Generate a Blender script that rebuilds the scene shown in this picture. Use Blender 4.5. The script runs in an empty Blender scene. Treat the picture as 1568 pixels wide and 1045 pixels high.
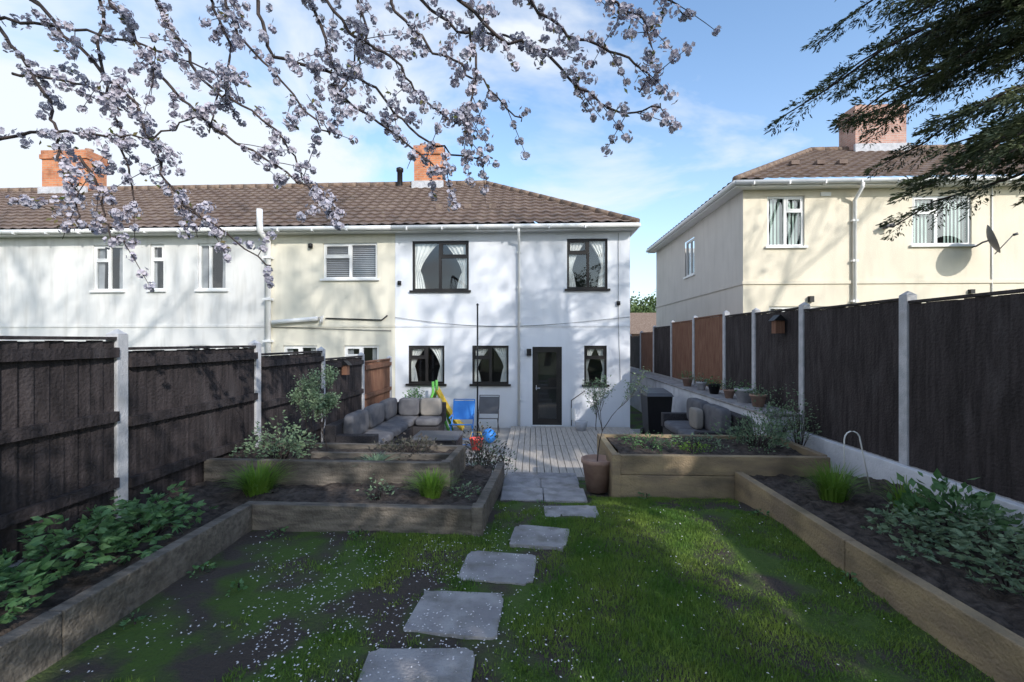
import bpy, math, random
import numpy as np
from mathutils import Vector, noise as mn
random.seed(7); rng=np.random.default_rng(7)
S=bpy.context.scene
# ---------------------------------------------------------------- materials
def mat(name,c1,c2=None,rough=.8,scale=4,bump=0,bscale=60,detail=4,metal=0,spec=.3,trans=0,ramp=(.35,.65),stretch=(1,1,1)):
    detail=min(detail,5)
    m=bpy.data.materials.new(name);m.use_nodes=True;nt=m.node_tree;b=nt.nodes['Principled BSDF']
    b.inputs['Roughness'].default_value=rough;b.inputs['Metallic'].default_value=metal
    b.inputs['Specular IOR Level'].default_value=spec
    geo=nt.nodes.new('ShaderNodeNewGeometry')
    mp=nt.nodes.new('ShaderNodeMapping');mp.inputs['Scale'].default_value=stretch
    nt.links.new(geo.outputs['Position'],mp.inputs['Vector'])
    if c2 is None:c2=tuple(c*.8 for c in c1)
    n=nt.nodes.new('ShaderNodeTexNoise');n.inputs['Scale'].default_value=scale;n.inputs['Detail'].default_value=detail
    nt.links.new(mp.outputs[0],n.inputs['Vector'])
    r=nt.nodes.new('ShaderNodeValToRGB');r.color_ramp.elements[0].position=ramp[0];r.color_ramp.elements[1].position=ramp[1]
    r.color_ramp.elements[0].color=(*c1,1);r.color_ramp.elements[1].color=(*c2,1)
    nt.links.new(n.outputs['Fac'],r.inputs[0]);nt.links.new(r.outputs[0],b.inputs['Base Color'])
    if bump:
        n2=nt.nodes.new('ShaderNodeTexNoise');n2.inputs['Scale'].default_value=bscale;n2.inputs['Detail'].default_value=2
        nt.links.new(geo.outputs['Position'],n2.inputs['Vector'])
        bp=nt.nodes.new('ShaderNodeBump');bp.inputs['Strength'].default_value=bump;bp.inputs['Distance'].default_value=.02
        nt.links.new(n2.outputs['Fac'],bp.inputs['Height']);nt.links.new(bp.outputs[0],b.inputs['Normal'])
    if trans:
        t=nt.nodes.new('ShaderNodeBsdfTranslucent');nt.links.new(r.outputs[0],t.inputs[0])
        mx=nt.nodes.new('ShaderNodeMixShader');mx.inputs[0].default_value=trans
        out=nt.nodes['Material Output'];nt.links.new(b.outputs[0],mx.inputs[1]);nt.links.new(t.outputs[0],mx.inputs[2]);nt.links.new(mx.outputs[0],out.inputs[0])
    return m
def overlay(m,c,scale,lo,hi,amt,stretch=(1,1,1)):
    nt=m.node_tree;b=nt.nodes['Principled BSDF'];src=b.inputs['Base Color'].links[0].from_socket
    geo=nt.nodes.new('ShaderNodeNewGeometry');mp=nt.nodes.new('ShaderNodeMapping');mp.inputs['Scale'].default_value=stretch
    nt.links.new(geo.outputs['Position'],mp.inputs[0]);n=nt.nodes.new('ShaderNodeTexNoise');n.inputs['Scale'].default_value=scale;n.inputs['Detail'].default_value=5
    nt.links.new(mp.outputs[0],n.inputs['Vector']);r=nt.nodes.new('ShaderNodeValToRGB');r.color_ramp.elements[0].position=lo;r.color_ramp.elements[1].position=hi
    r.color_ramp.elements[1].color=(amt,amt,amt,1);r.color_ramp.elements[0].color=(0,0,0,1)
    nt.links.new(n.outputs['Fac'],r.inputs[0]);mx=nt.nodes.new('ShaderNodeMixRGB');mx.inputs[2].default_value=(*c,1)
    nt.links.new(r.outputs[0],mx.inputs[0]);nt.links.new(src,mx.inputs[1]);nt.links.new(mx.outputs[0],b.inputs['Base Color'])
    return m
def brickmat(name,c1,c2,mortar):
    m=bpy.data.materials.new(name);m.use_nodes=True;nt=m.node_tree;b=nt.nodes['Principled BSDF'];b.inputs['Roughness'].default_value=.9
    geo=nt.nodes.new('ShaderNodeNewGeometry');sp=nt.nodes.new('ShaderNodeSeparateXYZ');nt.links.new(geo.outputs['Position'],sp.inputs[0])
    ad=nt.nodes.new('ShaderNodeMath');nt.links.new(sp.outputs[0],ad.inputs[0]);nt.links.new(sp.outputs[1],ad.inputs[1])
    cb=nt.nodes.new('ShaderNodeCombineXYZ');nt.links.new(ad.outputs[0],cb.inputs[0]);nt.links.new(sp.outputs[2],cb.inputs[1])
    br=nt.nodes.new('ShaderNodeTexBrick');br.inputs['Scale'].default_value=1;br.inputs['Brick Width'].default_value=.225;br.inputs['Row Height'].default_value=.075
    br.inputs['Mortar Size'].default_value=.008;br.inputs['Color1'].default_value=(*c1,1);br.inputs['Color2'].default_value=(*c2,1);br.inputs['Mortar'].default_value=(*mortar,1)
    nt.links.new(cb.outputs[0],br.inputs['Vector'])
    nt.links.new(br.outputs['Color'],b.inputs['Base Color'])
    return overlay(m,tuple(x*.4 for x in c1),3.5,.45,.75,.8)
def rendermat(name,c,dirt):
    m=mat(name,c,tuple(x*.93 for x in c),.9,1.3,.35,90)
    return overlay(m,(.3,.28,.24),1.5,.5,.8,dirt,(3.5,3.5,.5))
def glassmat():
    m=bpy.data.materials.new('window_glass');m.use_nodes=True;nt=m.node_tree;nt.nodes.clear()
    o=nt.nodes.new('ShaderNodeOutputMaterial');t=nt.nodes.new('ShaderNodeBsdfTransparent');t.inputs[0].default_value=(.95,.97,.97,1)
    g=nt.nodes.new('ShaderNodeBsdfGlossy');g.inputs['Roughness'].default_value=.02;f=nt.nodes.new('ShaderNodeLayerWeight');f.inputs[0].default_value=.2
    mu=nt.nodes.new('ShaderNodeMath');mu.operation='MULTIPLY_ADD';mu.inputs[1].default_value=.5;mu.inputs[2].default_value=.10;nt.links.new(f.outputs['Facing'],mu.inputs[0])
    mx=nt.nodes.new('ShaderNodeMixShader');nt.links.new(mu.outputs[0],mx.inputs[0]);nt.links.new(t.outputs[0],mx.inputs[1]);nt.links.new(g.outputs[0],mx.inputs[2]);nt.links.new(mx.outputs[0],o.inputs[0])
    return m
M={}
M['white']=rendermat('white_render',(.77,.79,.84),.10)
M['cream']=rendermat('cream_render',(.74,.70,.59),.24)
M['pale']=rendermat('pale_render',(.71,.705,.69),.36)
M['yellow']=rendermat('yellow_cream_render',(.76,.69,.56),.18)
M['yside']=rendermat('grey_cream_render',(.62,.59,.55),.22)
M['roof']=overlay(mat('concrete_roof_tile',(.14,.10,.085),(.20,.15,.125),.85,3,.3,50,8),(.26,.22,.17),9,.58,.75,.6)
M['ridge']=mat('ridge_tile',(.15,.1,.075),(.24,.18,.14),.9,9)
M['upvc']=mat('white_upvc',(.8,.8,.8),(.74,.74,.73),.4,3)
M['anth']=mat('dark_window_frame',(.02,.018,.018),(.03,.027,.026),.4)
M['glass']=glassmat()
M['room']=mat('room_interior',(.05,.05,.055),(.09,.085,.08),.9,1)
M['curtain']=mat('net_curtain',(.86,.86,.83),(.7,.7,.68),.9,5)
M['sheer']=mat('grey_net_curtain',(.42,.43,.45),(.32,.33,.36),.9,5)
M['vblind']=mat('green_blind',(.42,.52,.47),(.32,.42,.38),.8,5)
M['chim']=brickmat('orange_brick',(.5,.17,.08),(.6,.24,.11),(.4,.3,.22))
M['chim2']=brickmat('pink_brick',(.44,.23,.18),(.5,.30,.24),(.44,.38,.35))
M['terr']=mat('terracotta',(.30,.19,.15),(.40,.27,.21),.85,8)
M['black']=mat('black_metal',(.015,.015,.017),None,.45)
M['fence']=overlay(mat('black_brown_fence',(.022,.018,.019),(.05,.041,.043),.75,4,.6,40,8,stretch=(6,6,.6)),(.10,.09,.095),2.2,.55,.8,.5,(2,2,.7))
M['fencer']=mat('red_brown_fence',(.16,.075,.05),(.24,.13,.085),.8,5,.4,40,8,stretch=(6,6,.6))
M['conc']=overlay(mat('concrete_post',(.42,.43,.46),(.55,.55,.58),.9,10,.4,70),(.18,.18,.17),5,.55,.8,.6)
M['wallw']=overlay(mat('white_painted_wall',(.72,.74,.8),(.6,.62,.68),.9,3,.3,40),(.25,.26,.24),3,.55,.8,.5)
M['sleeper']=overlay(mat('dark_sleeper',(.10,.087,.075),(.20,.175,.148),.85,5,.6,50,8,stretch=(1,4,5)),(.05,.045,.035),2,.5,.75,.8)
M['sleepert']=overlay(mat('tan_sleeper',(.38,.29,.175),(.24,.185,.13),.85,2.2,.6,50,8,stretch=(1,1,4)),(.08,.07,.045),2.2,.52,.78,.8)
M['deck']=mat('deck_board',(.40,.36,.32),(.52,.47,.42),.75,4,.4,40,8,stretch=(8,.8,1))
M['slab']=overlay(mat('paving_slab',(.26,.25,.26),(.39,.375,.38),.9,5,.6,60,9),(.13,.125,.10),6,.5,.75,.7)
M['patio']=mat('patio_paving',(.27,.26,.25),(.36,.35,.34),.9,3,.3,50)
M['soil']=mat('soil',(.035,.027,.023),(.10,.08,.068),.95,14,1,40,9)
M['lawn']=mat('lawn_ground',(.065,.11,.022),(.065,.052,.045),.95,1.9,1,50,9,ramp=(.44,.56))
M['grass']=mat('grass_blade',(.075,.165,.025),(.19,.27,.05),.7,1.8)
M['petal']=mat('fallen_petal',(.75,.72,.75),(.85,.8,.82),.7)
M['blossom']=mat('cherry_blossom',(.40,.41,.50),(.62,.58,.66),.7,9,trans=.2)
M['bark']=mat('cherry_bark',(.035,.028,.028),(.08,.06,.055),.85,25)
M['bleaf']=mat('bronze_leaf',(.10,.13,.04),(.16,.12,.05),.6,9,trans=.3)
M['leafA']=mat('mid_green_leaf',(.07,.17,.06),(.16,.29,.13),.5,14,trans=.25)
M['leafB']=mat('grey_green_leaf',(.12,.2,.12),(.23,.31,.19),.6,14,trans=.2)
M['leafC']=mat('bright_green_leaf',(.12,.25,.03),(.2,.34,.06),.5,6,trans=.3)
M['leafD']=mat('dark_leaf',(.06,.07,.05),(.12,.10,.09),.6,8,trans=.2)
M['needle']=mat('conifer_needle',(.035,.06,.035),(.11,.13,.055),.6,3)
M['tleaf']=mat('tree_leaf',(.05,.09,.03),(.09,.13,.04),.6,3)
M['rattan']=mat('dark_rattan',(.03,.028,.032),(.065,.06,.065),.6,60,.8,120)
M['cush']=mat('grey_cushion',(.12,.12,.135),(.17,.17,.185),.95,6,.5,300)
M['cushb']=mat('beige_cushion',(.28,.26,.24),(.34,.31,.28),.95,6,.5,300)
M['blue']=mat('blue_plastic',(.04,.22,.65),(.06,.28,.75),.4)
M['yel']=mat('yellow_plastic',(.8,.5,.04),(.85,.6,.08),.4)
M['grn']=mat('green_plastic',(.15,.5,.1),(.2,.6,.12),.4)
M['pnk']=mat('red_plastic',(.7,.08,.08),(.8,.12,.1),.4)
M['mesh']=mat('grey_dish',(.12,.12,.13),None,.5)
# ---------------------------------------------------------------- mesh builder
def fast(name,V,F,mats,parent=None,mi=None,smooth=False):
    V=np.asarray(V,dtype=np.float32).reshape(-1,3);F=np.asarray(F,dtype=np.int32);k=F.shape[1]
    me=bpy.data.meshes.new(name);me.vertices.add(len(V));me.vertices.foreach_set('co',V.ravel())
    me.loops.add(F.size);me.loops.foreach_set('vertex_index',F.ravel());me.polygons.add(len(F))
    me.polygons.foreach_set('loop_start',np.arange(0,F.size,k,dtype=np.int32))
    try: me.polygons.foreach_set('loop_total',np.full(len(F),k,dtype=np.int32))
    except Exception: pass
    for m in mats: me.materials.append(M[m])
    if mi is not None: me.polygons.foreach_set('material_index',np.asarray(mi,dtype=np.int32))
    if smooth: me.polygons.foreach_set('use_smooth',np.ones(len(F),dtype=bool))
    me.update(calc_edges=True);me.validate()
    o=bpy.data.objects.new(name,me);S.collection.objects.link(o)
    if parent:o.parent=parent
    return o
def empty(name):
    o=bpy.data.objects.new(name,None);S.collection.objects.link(o);return o
class MB:
    def __init__(s):s.v=[];s.f=[];s.m=[];s.mats=[];s.sm=[]
    def mi(s,m):
        if m not in s.mats:s.mats.append(m)
        return s.mats.index(m)
    def add(s,vs,fs,m,sm=False):
        n=len(s.v);s.v+=[tuple(v) for v in vs];i=s.mi(m)
        for f in fs:s.f.append([n+a for a in f]);s.m.append(i);s.sm.append(sm)
    def box(s,x0,x1,y0,y1,z0,z1,m,j=0):
        vs=[(x,y,z) for x in(x0,x1) for y in(y0,y1) for z in(z0,z1)]
        s.add(vs,[(0,1,3,2),(4,6,7,5),(0,4,5,1),(2,3,7,6),(0,2,6,4),(1,5,7,3)],m)
    def hexa(s,vs,m):
        s.add(vs,[(3,2,1,0),(4,5,6,7),(0,1,5,4),(1,2,6,5),(2,3,7,6),(3,0,4,7)],m)
    def quad(s,a,b,c,d,m):s.add([a,b,c,d],[(0,1,2,3)],m)
    def tube(s,pts,rs,m,n=8,cap=True):
        pts=[Vector(p) for p in pts]
        if not hasattr(rs,'__len__'):rs=[rs]*len(pts)
        vs=[];up=None
        for i,p in enumerate(pts):
            d=(pts[min(i+1,len(pts)-1)]-pts[max(i-1,0)])
            if d.length<1e-6:d=Vector((0,0,1))
            d.normalize()
            if up is None: up=Vector((0,0,1)) if abs(d.z)<.9 else Vector((1,0,0))
            a=d.cross(up)
            if a.length<1e-4:a=d.orthogonal()
            a.normalize();b=d.cross(a).normalized()
            for k in range(n):
                t=2*math.pi*k/n;vs.append(p+(a*math.cos(t)+b*math.sin(t))*rs[i])
        fs=[]
        for i in range(len(pts)-1):
            for k in range(n):fs.append((i*n+k,i*n+(k+1)%n,(i+1)*n+(k+1)%n,(i+1)*n+k))
        if cap:fs.append(tuple(range(n))[::-1]);fs.append(tuple((len(pts)-1)*n+k for k in range(n)))
        s.add(vs,fs,m,True)
    def lathe(s,c,prof,m,n=20):
        vs=[];fs=[]
        for r,z in prof:
            for k in range(n):
                t=2*math.pi*k/n;vs.append((c[0]+r*math.cos(t),c[1]+r*math.sin(t),c[2]+z))
        for i in range(len(prof)-1):
            for k in range(n):fs.append((i*n+k,i*n+(k+1)%n,(i+1)*n+(k+1)%n,(i+1)*n+k))
        s.add(vs,fs,m,True)
    def cushion(s,x0,x1,y0,y1,z0,z1,m,e=7):
        vs=[];fs=[];nu,nv=32,12;c=((x0+x1)/2,(y0+y1)/2,(z0+z1)/2);r=((x1-x0)/2,(y1-y0)/2,(z1-z0)/2)
        sg=lambda w,p:math.copysign(abs(w)**p,w)
        for i in range(nv+1):
            a=-math.pi/2+math.pi*i/nv
            for k in range(nu):
                b=2*math.pi*(k+.5)/nu
                vs.append((c[0]+r[0]*sg(math.cos(a),2/e)*sg(math.cos(b),2/e),c[1]+r[1]*sg(math.cos(a),2/e)*sg(math.sin(b),2/e),c[2]+r[2]*sg(math.sin(a),.5)))
        for i in range(nv):
            for k in range(nu):fs.append((i*nu+k,i*nu+(k+1)%nu,(i+1)*nu+(k+1)%nu,(i+1)*nu+k))
        s.add(vs,fs,m,True)
    def build(s,name,parent=None,bevel=0):
        me=bpy.data.meshes.new(name);me.from_pydata(s.v,[],s.f)
        for m in s.mats:me.materials.append(M[m])
        me.polygons.foreach_set('material_index',s.m);me.polygons.foreach_set('use_smooth',s.sm);me.update()
        o=bpy.data.objects.new(name,me);S.collection.objects.link(o)
        if parent:o.parent=parent
        if bevel:
            b=o.modifiers.new('b','BEVEL');b.width=bevel;b.segments=2;b.limit_method='ANGLE'
        return o
# ---------------------------------------------------------------- building parts
def wall(mb,x0,x1,z0,z1,y,holes,m,rev=.11):
    xs=sorted({x0,x1}|{h[0] for h in holes}|{h[1] for h in holes});zs=sorted({z0,z1}|{h[2] for h in holes}|{h[3] for h in holes})
    xs=[x for x in xs if x0<=x<=x1];zs=[z for z in zs if z0<=z<=z1]
    for i in range(len(xs)-1):
        for k in range(len(zs)-1):
            cx=(xs[i]+xs[i+1])/2;cz=(zs[k]+zs[k+1])/2
            if any(h[0]<cx<h[1] and h[2]<cz<h[3] for h in holes):continue
            mb.quad((xs[i],y,zs[k]),(xs[i+1],y,zs[k]),(xs[i+1],y,zs[k+1]),(xs[i],y,zs[k+1]),m)
    for a,b,c,d in holes:
        r=y+rev
        mb.quad((a,y,c),(a,y,d),(a,r,d),(a,r,c),m);mb.quad((b,y,c),(b,r,c),(b,r,d),(b,y,d),m)
        mb.quad((a,y,d),(b,y,d),(b,r,d),(a,r,d),m);mb.quad((a,y,c),(a,r,c),(b,r,c),(b,y,c),m)
def window(mb,x0,x1,z0,z1,y,fm,splits=(.5,),transoms=(),cover='tie',sill=True):
    yf=y+.04;t=.055;yb=yf+.05
    mb.box(x0,x1,yf,yb,z0,z0+t,fm);mb.box(x0,x1,yf,yb,z1-t,z1,fm)
    mb.box(x0,x0+t,yf+.001,yb,z0+t,z1-t,fm);mb.box(x1-t,x1,yf+.001,yb,z0+t,z1-t,fm)
    ed=[x0+t]+[x0+(x1-x0)*s for s in splits]+[x1-t]
    for s in ed[1:-1]:mb.box(s-.035,s+.035,yf-.003,yb,z0+t,z1-t,fm)
    for i in range(len(ed)-1):
        a=ed[i]+(.035 if i else 0);b=ed[i+1]-(.035 if i<len(ed)-2 else 0)
        tr=dict(transoms).get(i)
        if tr is not None:
            zt=z0+(z1-z0)*tr;mb.box(a,b,yf-.004,yb,zt-.03,zt+.03,fm)
            mb.box(a,a+.03,yf-.012,yf+.02,zt+.03,z1-t,fm);mb.box(b-.03,b,yf-.012,yf+.02,zt+.03,z1-t,fm)
            mb.box(a+.03,b-.03,yf-.012,yf+.02,z1-t-.03,z1-t,fm);mb.box(a+.03,b-.03,yf-.012,yf+.02,zt+.03,zt+.06,fm)
    mb.quad((x0+t,yf+.03,z0+t),(x1-t,yf+.03,z0+t),(x1-t,yf+.03,z1-t),(x0+t,yf+.03,z1-t),'glass')
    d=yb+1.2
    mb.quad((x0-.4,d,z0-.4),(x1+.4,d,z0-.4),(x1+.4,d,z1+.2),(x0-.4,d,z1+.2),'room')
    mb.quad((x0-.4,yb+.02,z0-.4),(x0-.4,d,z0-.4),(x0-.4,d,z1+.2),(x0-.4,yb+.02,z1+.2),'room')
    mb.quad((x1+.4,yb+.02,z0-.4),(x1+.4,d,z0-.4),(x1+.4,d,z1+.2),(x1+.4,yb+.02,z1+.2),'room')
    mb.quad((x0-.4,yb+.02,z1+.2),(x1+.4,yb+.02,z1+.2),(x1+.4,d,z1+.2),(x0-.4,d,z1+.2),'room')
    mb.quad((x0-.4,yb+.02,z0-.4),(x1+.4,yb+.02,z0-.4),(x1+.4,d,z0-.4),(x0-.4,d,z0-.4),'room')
    w=x1-x0;h=z1-z0
    if sill:mb.box(x0-.06,x1+.06,y-.06,yf,z0-.05,z0+.002,fm)
    yc=yb+.03
    if cover in('tie','sheer'):
        for side in(0,1):
            vs=[];fs=[];nz,nx=24,26
            jt=random.uniform(-.06,.06);tie=.62+jt;tw=.46+random.uniform(-.04,.02)
            for i in range(nz+1):
                v=i/nz; z=z1-.03-v*(h-.04)
                if cover=='tie':
                    if v<tie: wd=w*(.11+(tw-.11)*(1-(v/tie))**1.5)
                    else: wd=w*(.11+.10*((v-tie)/(1-tie))**.6)
                else: wd=w*.2
                for k in range(nx+1):
                    u=k/nx;x=(x0+.03+u*wd) if side==0 else (x1-.03-u*wd)
                    vs.append((x,yc+.022*math.sin(u*28+v*2+jt*30)*(.6+.4*u),z))
            for i in range(nz):
                for k in range(nx):a=i*(nx+1)+k;fs.append((a,a+1,a+nx+2,a+nx+1))
            mb.add(vs,fs,'curtain' if cover=='tie' else 'sheer',True)
        # half-height net behind the tied curtains, seen through the glass
    if cover=='hblind':
        n=int(h/.05)
        for i in range(n):
            z=z0+.05+i*.05
            mb.quad((x0+.03,yc,z),(x1-.03,yc,z),(x1-.03,yc+.025,z+.026),(x0+.03,yc+.025,z+.026),'sheer')
    if cover=='vblind':
        n=int(w/.09)
        for i in range(n):
            x=x0+.04+i*.09
            if abs(i/n-.45)<.12:continue
            mb.quad((x,yc,z0),(x+.07,yc+.03,z0),(x+.07,yc+.03,z1),(x,yc,z1),'vblind')
def slope(mb,O,U,V,uL,uR,n,m='roof',wl=.3):
    O=np.array(O,float);U=np.array(U,float);V=np.array(V,float);N=np.cross(U,V);N/=np.linalg.norm(N)
    if N[2]<0:N=-N
    us=np.arange(uL(0),uR(0)+.03,.0375);rows=[]
    for c in range(n):
        jit=random.uniform(-.003,.003)
        for v,off in((c/n,.05+jit),((c+1)/n,.004)):
            uu=np.clip(us,uL(v),max(uR(v),uL(v)))
            pr=.017*np.clip(np.sin(uu/wl*2*np.pi),-.6,1)
            rows.append(O+uu[:,None]*U+v*V+(off+pr)[:,None]*N)
    A=np.array(rows);R,C=A.shape[:2]
    idx=np.arange(R*C).reshape(R,C)
    q=np.stack([idx[:-1,:-1],idx[:-1,1:],idx[1:,1:],idx[1:,:-1]],-1).reshape(-1,4)
    P=A.reshape(-1,3)
    ar=np.linalg.norm(np.cross(P[q[:,2]]-P[q[:,0]],P[q[:,3]]-P[q[:,1]]),axis=1);q=q[ar>1e-5]
    mb.add(P.tolist(),q.tolist(),m)
def cap(mb,a,b,r=.11):
    a=Vector(a);b=Vector(b);L=(b-a).length;n=max(1,int(L/.42))
    for i in range(n):
        p=a.lerp(b,i/n);q=a.lerp(b,(i+1)/n);mb.tube([p,q],[r*.94,r],'ridge',10)
def gutter(mb,pts,r=.06,m='upvc'):
    mb.tube(pts,r,m,8)
def chimney(name,x0,x1,y0,y1,z0,z1,bm,parent,pots=2):
    mb=MB();mb.box(x0,x1,y0,y1,z0,z1-.3,bm);mb.box(x0-.05,x1+.05,y0-.05,y1+.05,z1-.3,z1-.15,bm);mb.box(x0-.02,x1+.02,y0-.02,y1+.02,z1-.15,z1,bm)
    mb.box(x0-.06,x1+.06,y0-.09,y0-.003,z0+.0,z0+.32,'conc')
    for i in range(pots):
        cx=x0+(x1-x0)*(i+.5)/pots
        mb.lathe((cx,(y0+y1)/2,z1),[(.13,0),(.11,.04),(.10,.12),(.12,.14),(.12,.17),(.09,.17),(.09,.03)],'terr',16)
    return mb.build(name,parent)
# ---------------------------------------------------------------- terrace row
YW=11.8;EY=11.45;EZ=5.17;RY=15.3;RZ=7.52;VS=(0,RY-EY,RZ-EZ)
def terrace(x0,x1,wm,holes,hip=False,vents=()):
    E=empty('terraced_house');mb=MB()
    wall(mb,x0,x1,-.3,5.2,YW,[h[:4] for h in holes],wm)
    mb.box(x0+.002,x1-.002,YW-.018,YW-.001,2.6,2.66,wm)
    if hip:
        mb.quad((x1,YW,-.3),(x1,18.8,-.3),(x1,18.8,5.2),(x1,YW,5.2),wm)
    mb.quad((x0,18.8,-.3),(x1,18.8,-.3),(x1,18.8,5.2),(x0,18.8,5.2),wm)
    mb.build('walls',E)
    w=MB()
    for h in holes:
        if h[4]=='door':continue
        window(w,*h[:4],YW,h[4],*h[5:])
    w.build('windows',E)
    r=MB();xe=2.62
    if hip:
        slope(r,(0,EY,EZ),(1,0,0),VS,lambda v:x0,lambda v:xe+(-1.55-xe)*v,14)
        slope(r,(xe,EY,EZ),(0,1,0),(-4.17,0,RZ-EZ),lambda v:3.85*v,lambda v:7.7-3.85*v,14)
        cap(r,(x0,RY,RZ+.02),(-1.55,RY,RZ+.02));cap(r,(xe,EY,EZ+.03),(-1.55,RY,RZ+.03),.09)
        r.quad((x0,19.15,EZ),(xe,19.15,EZ),(-1.55,RY,RZ),(x0,RY,RZ),'roof')
    else:
        slope(r,(0,EY,EZ),(1,0,0),VS,lambda v:x0,lambda v:x1,14)
        cap(r,(x0,RY,RZ+.02),(x1,RY,RZ+.02));r.quad((x0,19.15,EZ),(x1,19.15,EZ),(x1,RY,RZ),(x0,RY,RZ),'roof')
    for vx in vents:
        r.box(vx,vx+.2,12.6,12.75,EZ+.75,EZ+.88,'roof')
    r.build('roof',E)
    g=MB();xr=2.6 if hip else x1
    g.box(x0,xr,EY+.05,EY+.075,EZ-.13,EZ+.02,'upvc')
    g.quad((x0,EY+.075,EZ-.12),(xr,EY+.075,EZ-.12),(xr,YW-.002,EZ-.12),(x0,YW-.002,EZ-.12),'upvc')
    gutter(g,[(x0,EY-.01,EZ-.05),(xr+.03,EY-.01,EZ-.05)])
    for i in range(int((xr-x0)/.9)):
        x=x0+.4+i*.9;g.box(x,x+.03,EY-.08,EY+.05,EZ-.125,EZ-.045,'upvc')
    if hip:
        g.box(xe-.09,xe-.06,EY+.08,19,EZ-.13,EZ+.02,'upvc');gutter(g,[(xe+.02,EY,EZ-.05),(xe+.02,19,EZ-.05)])
        g.quad((2.502,EY+.076,EZ-.119),(xe-.09,EY+.076,EZ-.119),(xe-.09,19,EZ-.119),(2.502,19,EZ-.119),'upvc')
    g.build('gutter',E)
    return E
main=terrace(-3.6,2.5,'white',[
 (-3.15,-1.66,3.55,4.85,'anth',(.49,),((1,.68),),'tie'),
 (.89,1.93,3.57,4.87,'anth',(.52,),((0,.72),),'tie'),
 (-3.25,-2.30,1.11,2.11,'anth',(.5,),((0,.68),),'tie'),
 (-1.57,-.62,1.11,2.11,'anth',(.5,),((0,.68),),'tie'),
 (1.33,1.91,1.11,2.11,'anth',(),((0,.68),),'tie'),
 (.0,.76,.0,2.08,'door')],True,(-2.7,-1.9,-1.2))
d=MB()
d.box(0,.76,YW+.04,YW+.1,2.02,2.08,'anth');d.box(0,.06,YW+.041,YW+.1,0.03,2.02,'anth');d.box(.70,.76,YW+.041,YW+.1,.03,2.02,'anth');d.box(0,.76,YW-.03,YW+.1,0.0,.05,'upvc')
d.box(.06,.70,YW+.05,YW+.09,.05,.22,'anth');d.box(.06,.14,YW+.05,YW+.09,.22,2.02,'anth');d.box(.62,.70,YW+.05,YW+.09,.22,2.02,'anth');d.box(.14,.62,YW+.05,YW+.09,1.94,2.02,'anth')
d.box(.14,.62,YW+.052,YW+.088,.98,1.04,'anth')
d.quad((.14,YW+.07,.22),(.62,YW+.07,.22),(.62,YW+.07,1.94),(.14,YW+.07,1.94),'glass')
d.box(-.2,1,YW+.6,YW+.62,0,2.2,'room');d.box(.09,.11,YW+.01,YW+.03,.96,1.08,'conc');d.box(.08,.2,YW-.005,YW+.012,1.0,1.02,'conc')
d.build('door',main)
p=MB()
p.tube([(-.35,EY,EZ-.08),(-.35,EY+.02,EZ-.2),(-.35,YW-.06,EZ-.42),(-.35,YW-.06,.05)],.036,'upvc',10)
for z in(4.5,3.6,2.7,1.7,.7):p.box(-.405,-.295,YW-.08,YW-.001,z,z+.04,'upvc')
p.build('downpipe',main)
p=MB()
for x,z in((-3.48,3.75),(-3.48,.35),(2.2,3.2)):p.lathe((x,YW-.03,z),[(0,-.05),(.05,-.05),(.05,.05),(0,.05)],'black',10)
p.box(-.15,-.03,YW-.1,YW-.001,1.85,2.03,'black');p.box(1.0,1.08,YW-.04,YW-.001,.2,.5,'upvc')
p.tube([(-3.6+6.1*t,YW-.03,2.85-.28*math.sin(math.pi*t)*(1-.3*t)) for t in np.linspace(0,1,16)],.005,'black',5)
p.tube([(2.2,YW-.02,5.0),(2.2,YW-.02,2.7),(2.25,YW-.02,1.2)],.005,'black',5)
p.tube([(1.0,YW-.03,.05),(1.0,YW-.03,.7),(1.35,YW-.03,.95)],.012,'black',5)
p.build('wall_fittings',main)
chimney('chimney',-3.93,-3.0,14.95,15.6,7.2,8.72,'chim',main,2)
p=MB();p.lathe((-4.45,15.1,7.3),[(.09,0),(.09,.6),(.12,.62),(.12,.72),(0,.78)],'black',12);p.build('flue',main)
nb=terrace(-6.95,-3.602,'cream',[
 (-5.53,-4.08,3.87,4.82,'upvc',(.5,),((0,.62),),'hblind'),
 (-6.61,-5.69,1.15,2.11,'upvc',(.5,),((0,.7),),'sheer'),
 (-4.97,-4.04,1.15,2.11,'upvc',(.5,),((0,.7),),'sheer')])
p=MB()
p.tube([(-5.62,YW-.1,2.82),(-6.85,YW-.1,2.72)],.06,'upvc',10);p.tube([(-5.55,YW-.1,2.7),(-5.5,YW-.1,2.86),(-5.75,YW-.1,2.82)],.05,'upvc',10)
p.tube([(-5.45,YW-.03,2.83),(-3.95,YW-.03,2.78),(-3.8,YW-.03,2.9)],.018,'black',6);p.tube([(-6.9,YW-.03,2.6),(-3.7,YW-.03,2.5)],.008,'black',6)
p.lathe((-5.85,YW-.05,4.75),[(0,-.06),(.06,-.06),(.06,.04),(0,.06)],'black',8)
p.build('pipes',nb)
ln=terrace(-24,-6.952,'pale',[
 (-11.88,-11.03,3.59,4.82,'upvc',(.5,),((0,.66),),'sheer'),
 (-10.28,-9.89,3.6,4.84,'upvc',(),((0,.66),),'sheer'),
 (-8.95,-8.165,3.6,4.84,'upvc',(.4,),(),'sheer'),
 (-9.2,-8.6,1.2,2.11,'upvc',(.5,),(),'sheer'),(-8.1,-7.5,1.2,2.11,'upvc',(.5,),(),'sheer'),
 (-17.6,-16.2,3.6,4.84,'upvc',(.5,),(),'sheer')])
chimney('chimney',-16.9,-15.3,14.95,15.7,7.2,8.8,'chim',ln,3)
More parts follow.
